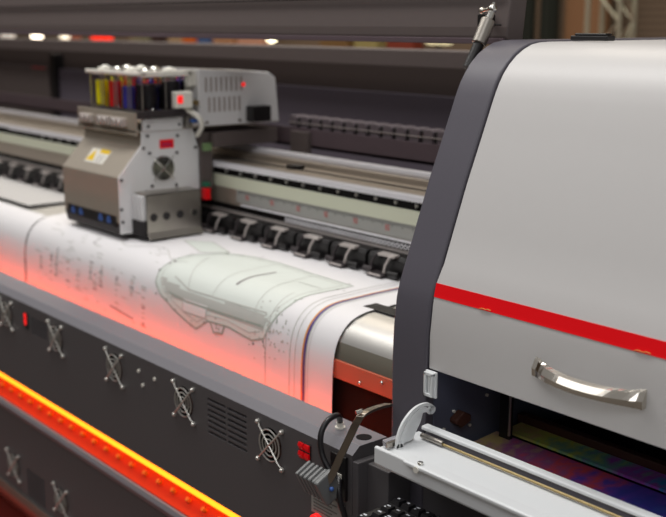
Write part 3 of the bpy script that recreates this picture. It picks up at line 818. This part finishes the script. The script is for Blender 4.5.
# tank tray and the tank rack
tt = MB().box(-2.478,-2.190,1.236,1.241,1.241,1.294); tt.box(-2.478,-2.190,1.236,1.385,1.2485,1.254)
obj('tank_tray', tt, M_CARR, CA, bevel=.001)
for x in (-2.42,-2.33,-2.26):
    cc = MB().box(x-.030,x+.030,1.224,1.2362,1.2600,1.2800); cc.cyl((x-.012,1.224,1.270),(x-.012,1.219,1.270),.009,12); cc.cyl((x+.012,1.224,1.270),(x+.012,1.219,1.270),.009,12)
    obj('connector_block', cc, M_CLAMPL, CA, bevel=.0015)
obj('rack_base', MB().box(-2.43,-2.158,1.242,1.375,1.284,1.300), M_CLAMP, CA, bevel=.001)
obj('rack_post', MB().box(-2.178,-2.160,1.360,1.372,1.254,1.285), M_STEEL, CA)
FL = [M_FY, M_FR, M_FB, M_FK]
TZ0, TZ1 = 1.300, 1.378
for r in range(2):
    for c in range(4):
        tx = -2.392 + c*.0655; ty = 1.272 + r*.062; w = .0265
        body_t = MB().box(tx-w,tx+w,ty-w,ty+w,TZ0,TZ1)
        tk_ = obj('ink_tank', body_t, M_GLASS, CA, (tx,ty,TZ0), bevel=.004)
        lev = [.062,.062,.052,.060][c] if r == 0 else .066
        m_ = FL[c] if r == 0 else [M_FY, M_FR, M_FB, M_FK][c]
        fw = .0215 if c < 3 else .023
        tag(obj('ink', MB().cyl((tx,ty,TZ0+.002),(tx,ty,TZ0+lev),fw,20), m_, tk_, (tx,ty,TZ0), bevel=.002, smooth=True), ['yellow','red','blue','black'][c] + ' ink')
        cpm = MB().cyl((tx,ty,TZ1),(tx,ty,TZ1+.009),.0235,20); cpm.cyl((tx,ty,TZ1+.009),(tx,ty,TZ1+.015),.018,18); cpm.sph((tx,ty,TZ1+.006),.0145,n=16)
        tag(obj('tank_cap', cpm, M_CHROME if (c+r) % 2 else M_CAPW, tk_, (tx,ty,TZ1), bevel=.0015, smooth=True), 'pale round cap')
        for sx in (-1,1):
            obj('tank_rod', MB().cyl((tx+sx*w,ty-w-.001,TZ0),(tx+sx*w,ty-w-.001,TZ1+.004),.0016,8), M_STEEL, tk_, smooth=True)
lidp = MB().box(-2.432,-2.155,1.238,1.250,1.379,1.388); lidp.box(-2.432,-2.155,1.360,1.372,1.379,1.388); lidp.box(-2.166,-2.155,1.238,1.372,1.377,1.390)
obj('rack_top_frame', lidp, M_CAPW, CA, bevel=.002)
# white sensor with a red face
obj('white_bracket', MB().box(-2.21,-2.160,1.364,1.386,1.352,1.388), M_CAPW, CA, bevel=.002)
wdv = obj('sensor_block', MB().box(-2.163,-2.140,1.318,1.362,1.304,1.342), M_CAPW, CA, bevel=.002)
tag(obj('red_face', MB().box(-2.1402,-2.1385,1.320,1.334,1.316,1.333), M_LEDR, wdv), 'glowing red square')
# white cables between the tanks and the electronics box
for k in range(5):
    y = 1.372 + k*.009
    obj('cable', MB().tube(smoothpath([(-2.19,y,1.378),(-2.185,y,1.34),(-2.19+.006*math.sin(k*2),y,1.30),(-2.18,y-.004*k,1.262)]), .0026, 8), M_CAPW, CA, smooth=True)
obj('cable', MB().tube(smoothpath([(-2.166,1.355,1.30),(-2.14,1.372,1.285),(-2.14,1.385,1.262),(-2.17,1.39,1.235)]), .006, 10), M_CAPW, CA, smooth=True)
obj('blue_connector', MB().box(-2.168,-2.15,1.366,1.380,1.268,1.276), M_BLUE, CA)
obj('brass_connector', MB().cyl((-2.15,1.372,1.315),(-2.138,1.372,1.315),.006,12), M_BRASS, CA, smooth=True)
# steel bracket box low on the side
bx = MB().box(-2.187,-2.132,1.366,1.369,1.012,1.112); bx.box(-2.133,-2.130,1.223,1.369,1.022,1.112)
bx.prism([(-2.133,1.022),(-2.130,1.022),(-2.118,1.0085),(-2.121,1.0085)], 1.223, 1.369, axis='Y')
bx.box(-2.187,-2.130,1.223,1.369,1.109,1.112)
br = obj('side_bracket', bx, M_STEEL, CA, bevel=.0006)
for i, y in enumerate((1.240,1.274,1.311,1.350)):
    hl = MB().cyl((-2.130,y,1.058),(-2.1285,y,1.058),.0095 if i < 3 else .0085,18)
    obj('hole' if i < 3 else 'bolt_head', hl, M_GRATE if i < 3 else M_CHROME, br, (-2.13,y,1.058), smooth=True)
obj('bracket_fins', MB().box(-2.180,-2.172,1.215,1.30,1.05,1.108).box(-2.164,-2.156,1.215,1.30,1.05,1.108).box(-2.148,-2.140,1.215,1.30,1.05,1.108), M_CARRW, br, bevel=.0008)
obj('dark_block', MB().box(-2.185,-2.134,1.214,1.30,1.013,1.050), M_GRATE, br, bevel=.001)
# rear connection towards the rail
rc = MB().box(-2.36,-2.178,1.404,1.438,1.10,1.24); rc.box(-2.36,-2.155,1.43,1.62,1.204,1.24)
obj('rail_slider', rc, M_HOOD, CA, bevel=.002)
tag(obj('red_connector', MB().box(-2.178,-2.160,1.404,1.418,1.078,1.106), M_RED, CA, bevel=.001), 'red plug')
obj('green_connector', MB().box(-2.178,-2.160,1.404,1.418,1.110,1.120), mat('green_plug', rgb(20,110,80)), CA, bevel=.001)
pcb = MB().box(-2.178,-2.168,1.408,1.430,1.196,1.214)
obj('circuit_board', pcb, mat('circuit_green', rgb(130,160,110), .4, noise=.5, nscale=120), CA)
# electronics box behind
eb = obj('electronics_box', MB().prism([(1.386,1.258),(1.386,1.392),(1.590,1.380),(1.612,1.366),(1.622,1.256)], -2.32, -2.150), M_CARRW, CA, bevel=.003)
vs_ = MB()
for row, z0, z1 in ((0,1.338,1.372),(1,1.290,1.325)):
    for k in range(8 if row == 0 else 7):
        y = 1.402 + k*.0145 + row*.008; vs_.box(-2.1500,-2.1492,y,y+.007,z0,z1)
obj('vent_slots', vs_, M_CLAMPL, eb)
tag(obj('status_light', MB().cyl((-2.150,1.513,1.352),(-2.1475,1.513,1.352),.0048,12), M_LEDR, eb, smooth=True), 'small red light')
obj('chain_bracket', MB().box(-2.150,-2.120,1.520,1.575,1.262,1.300), M_BLACK, eb, bevel=.002)
for y in (1.405,1.50):
    obj('screw', MB().cyl((-2.15,y,1.266),(-2.147,y,1.266),.004,10), M_STEEL, eb, smooth=True)

# ================================================================= CABLE CHAIN
CH = empty('cable_chain', (-1.7, 1.665, 1.203))
tag(CH, 'dark grey plastic cable chain running from the carriage to the right, above the rails', 'cable chain')
lk = MB(); lx = -1.17
o = V((lx,1.665,1.2035))
lk.prism([(lx-.018,1.243),(lx-.018,1.265),(lx-.013,1.271),(lx+.007,1.271),(lx+.012,1.265),(lx+.012,1.243),(lx+.007,1.237),(lx-.013,1.237)], 1.650, 1.690, axis='Y')
l0 = obj('chain_link', lk, M_DRAG, CH, o, bevel=.0015)
obj('link_joint', MB().box(lx+.010,lx+.027,1.655,1.686,1.2415,1.2665), M_DRAGD, l0, o)
obj('link_bar', MB().box(lx-.020,lx+.027,1.6485,1.6505,1.2530,1.2550), M_CLAMPL, l0, o)
for k in range(1, 23): copy_tree(l0, CH, (-.0435*k, 0, 0))
obj('lower_run', MB().box(-2.15,-1.14,1.655,1.685,1.2035,1.2365), M_DRAGD, CH, bevel=.002)

# ================================================================= KEYBOARD
KB = empty('keyboard', (-.86, .965, .775))
tag(KB, 'black keyboard with white legends on a shelf below the white tray', 'keyboard')
def kz(y): return .792 + (y-.90)*.06
obj('keyboard_body', MB().hexa([(-1.082,.885,.777),(-.64,.885,.777),(-.64,1.034,.777),(-1.082,1.034,.777),(-1.082,.885,kz(.885)),(-.64,.885,kz(.885)),(-.64,1.034,kz(1.034)),(-1.082,1.034,kz(1.034))]), M_BLACK, KB, bevel=.003)
rnd = random.Random(3)
for r in range(6):
    y = 1.020 - r*.0215 - (.004 if r else 0)
    for c in range(13 if r < 5 else 9):
        x = -1.067 + c*.0205 + (r % 3)*.004
        z = kz(y)
        kt = MB().hexa([(x-.0088,y-.009,z-.001),(x+.0088,y-.009,z-.001),(x+.0088,y+.009,z-.001),(x-.0088,y+.009,z-.001),(x-.0068,y-.006,z+.006),(x+.0068,y-.006,z+.006),(x+.0068,y+.0075,z+.006),(x-.0068,y+.0075,z+.006)])
        kt.box(x-.0045, x-.0045+rnd.uniform(.003,.0075), y+.001, y+.0042, z+.006, z+.0063, 1)
        if rnd.random() < .5: kt.box(x-.0045, x-.0015, y-.0045, y-.0018, z+.006, z+.0063, 1)
        obj('key', kt, [M_KEY, M_LEG], KB, (x,y,z), bevel=0)
SH = obj('keyboard_shelf', MB().box(-1.11, XR, .87, 1.067, .762, .776), M_APRONF, PR, bevel=.002)
obj('shelf_leg', MB().box(-1.05, -1.01, 1.0, 1.067, .60, .762), M_APRON, PR, bevel=.002)

# ================================================================= THE HALL
tag(obj('red_lit_carpet', MB().box(-8, 1, .7, 4.2, -.004, .0), M_FLOOR, None, (-3,2,0), bevel=.001), 'carpet under the printer with red glow in its colour, just showing at bottom left', 'carpet')
fl = MB().box(-16, 6, -6, 5.6, -.05, -.004)
tag(obj('floor', fl, M_GFLOOR), None, kind='structure')
tag(obj('wall_back', MB().box(-16, 4, 5.4, 5.5, 0, 6), M_WALL), None, kind='structure')
tag(obj('wall_left', MB().box(-16.1, -16, -6, 5.5, 0, 6), M_WALL), None, kind='structure')
tag(obj('wall_front', MB().box(-16, 6, -6.1, -6, 0, 2.6), M_WALL), None, kind='structure')
def curtain(x0, x1, label):
    mb = MB(); n = max(8, int((x1-x0)/.02)); A = []
    pts = [(x0+(x1-x0)*i/n, 5.02+.03*math.sin(i*1.1)) for i in range(n+1)]
    mb.prism(pts + [(x, y+.04) for x, y in pts[::-1]], 0, 3.6, axis='Z')
    tag(obj('curtain', mb, M_CURT, None, (x0,5.0,0)), label, 'curtain', 'dark curtains on the hall wall')
# mesh made above is in world space; obj() moves it to its own origin
curtain(-4.36, -4.16, 'dark green curtain strip at far back, nearest the raised hood')
curtain(-4.12, -4.02, 'narrow dark green curtain strip at far back, nearer the metal truss')
tag(obj('wooden_partition', MB().box(-4.00,-3.72,5.10,5.14,0,3.2), M_WOOD, None, (-3.86,5.1,0)), 'tan wooden partition at far back between green curtain and truss', 'partition')
TR = empty('stage_truss', (-3.27,4.5,0)); tag(TR, 'pale metal lattice truss standing far behind the white cover', 'truss')
for x, y in ((-3.39,4.5),(-3.20,4.5),(-3.39,4.62),(-3.20,4.62)):
    obj('upright', MB().cyl((x,y,0),(x,y,3.4),.013,12), M_TRUSS, TR, (x,y,0), smooth=True)
z = .1; s = 1
while z < 3.2:
    for (xa,ya),(xb,yb) in (((-3.39,4.5),(-3.20,4.5)),((-3.20,4.5),(-3.20,4.62)),((-3.39,4.62),(-3.20,4.62))):
        a, b_ = ((xa,ya),(xb,yb)) if s > 0 else ((xb,yb),(xa,ya))
        obj('brace', MB().cyl((a[0],a[1],z),(b_[0],b_[1],z+.2),.007,8), M_TRUSS, TR, (a[0],a[1],z), smooth=True)
    z += .2; s = -s
# things of the other booths that show through the gap between hood and back beam
def spot(x, r, col, es, label, z=1.385, w=0):
    m = mat('lamp_glow', col, .5, emit=col, es=es)
    root = empty('booth_lamp', (x,4.9,0)); tag(root, label, 'lamp')
    obj('lamp_post', MB().cyl((x,4.9,0),(x,4.9,z-r*.8),.012,8), M_BLACK, root, smooth=True)
    if w: obj('lamp_head', MB().box(x-w/2,x+w/2,4.88,4.92,z-r,z+r), m, root, bevel=.01)
    else: obj('lamp_head', MB().sph((x,4.9,z), r, n=16), m, root, smooth=True)
W = (1,.86,.66,1)
spot(-11.40, .045, (1,.9,.8,1), .45, 'long white booth light at the far left of the bright gap', 1.36, .3)
spot(-10.66, .055, W, 5, 'brightest round lamp left of the ink tanks in the hood gap', 1.36)
spot(-10.02, .045, W, 1.6, 'pale round lamp just left of the red lit sign', 1.36)
spot(-9.25, .040, (1,.03,.01,1), 1.0, 'wide red lit sign in the gap above the ink tanks', 1.362, .36)
spot(-6.58, .040, (1,.9,.6,1), 6, 'bright yellow lamp in the hood gap right of the white electronics box', 1.392)
spot(-4.82, .048, (.95,.85,.5,1), .9, 'long pale yellow light in the gap beside the gas strut', 1.412, .20)
def crate(x, w, col, z0, z1, label, y=5.12):
    o = empty('display_stand', (x,y,0)); tag(o, label, 'display stand', 'booth stands seen through the gap')
    m = mat('stand_paint', col, .6)
    obj('stand_body', MB().box(x-w/2,x+w/2,y-.05,y+.05,0,z0), M_BLACK, o, bevel=.005)
    obj('stand_panel', MB().box(x-w/2,x+w/2,y-.06,y+.04,z0,z1), m, o, bevel=.005)
for x, w, c, z0, z1, lab in (
  (-10.3,.25,rgb(190,110,80),1.2,1.50,'dull orange stand between the two pale round lamps'),
  (-8.85,.35,rgb(150,150,120),1.2,1.50,'grey-green stand right of the red lit sign'),
  (-8.50,.26,rgb(60,36,30),1.2,1.50,'dark brown stand behind the ink tanks'),
  (-8.22,.22,rgb(200,170,130),1.2,1.50,'cream stand left of the bright orange one'),
  (-8.00,.18,rgb(240,120,40),1.2,1.50,'bright orange stand beside the blue one'),
  (-7.78,.16,rgb(80,110,160),1.2,1.50,'blue stand right of the bright orange one'),
  (-7.48,.28,rgb(200,150,110),1.2,1.50,'tan stand right of the blue one'),
  (-7.10,.32,rgb(225,170,140),1.2,1.50,'pale pink-orange stand left of the bright yellow lamp'),
  (-6.05,.32,rgb(130,100,56),1.2,1.50,'olive brown stand right of the bright yellow lamp'),
  (-5.70,.24,rgb(170,160,100),1.2,1.50,'pale olive stand in the middle of the gap'),
  (-5.35,.26,rgb(140,60,40),1.2,1.50,'red-brown stand left of the long pale yellow light')):
    crate(x, w, c, z0, z1, lab)

# ================================================================= LIGHT
w = bpy.data.worlds.new('World'); S.world = w; w.use_nodes = True
bg = w.node_tree.nodes['Background']; bg.inputs['Color'].default_value = (1.0,.97,.95,1); bg.inputs['Strength'].default_value = .29
def area(name, loc, rot, sx, sy, power, col=(1,1,1)):
    l = bpy.data.lights.new(name, 'AREA'); l.shape = 'RECTANGLE'; l.size = sx; l.size_y = sy; l.energy = power; l.color = col
    o = bpy.data.objects.new(name, l); COL.objects.link(o); o.location = loc; o.rotation_euler = rot
    return o
area('hall_and_fill_lamp', (-1.4, .75, 4.6), (math.radians(2),0,0), 3.0, .7, 62, (1,.98,.95))
area('hall_and_fill_lamp', (.9, -1.4, 3.6), (math.radians(38),0,math.radians(18)), 2.2, 1.0, 22, (.97,.98,1))
area('hall_and_fill_lamp', (-3.6, .5, 4.3), (math.radians(2),0,0), 3.0, .8, 50, (1,.97,.93))
area('hall_and_fill_lamp', (-2.9, -.7, 3.7), (math.radians(42),0,math.radians(-5)), 2.6, .5, 9, (1,.98,.96))  # added fill from the front, reaching under the hood to the rails
area('hall_and_fill_lamp', (-6.5, 4.0, 5.4), (0,0,0), 8, 1.5, 150, (1,.9,.75))

# ================================================================= CAMERA
cd = bpy.data.cameras.new('camera'); cam = bpy.data.objects.new('camera', cd); COL.objects.link(cam); S.camera = cam
cd.sensor_width = 36; cd.sensor_fit = 'HORIZONTAL'; cd.lens = 36*1066/666
cd.clip_start = .05; cd.clip_end = 100
az = math.radians(39.900); pitch = math.radians(12.509)
cam.location = (0, 0, 1.5)
F = V((-math.cos(az)*math.cos(pitch), math.sin(az)*math.cos(pitch), -math.sin(pitch)))
cam.rotation_euler = F.to_track_quat('-Z', 'Y').to_euler()
cd.dof.use_dof = True; cd.dof.focus_distance = 1.55; cd.dof.aperture_fstop = 4.2

vs = S.view_settings; vs.view_transform = 'Standard'; vs.look = 'None'; vs.gamma = 1; vs.exposure = 0
vs.use_curve_mapping = False
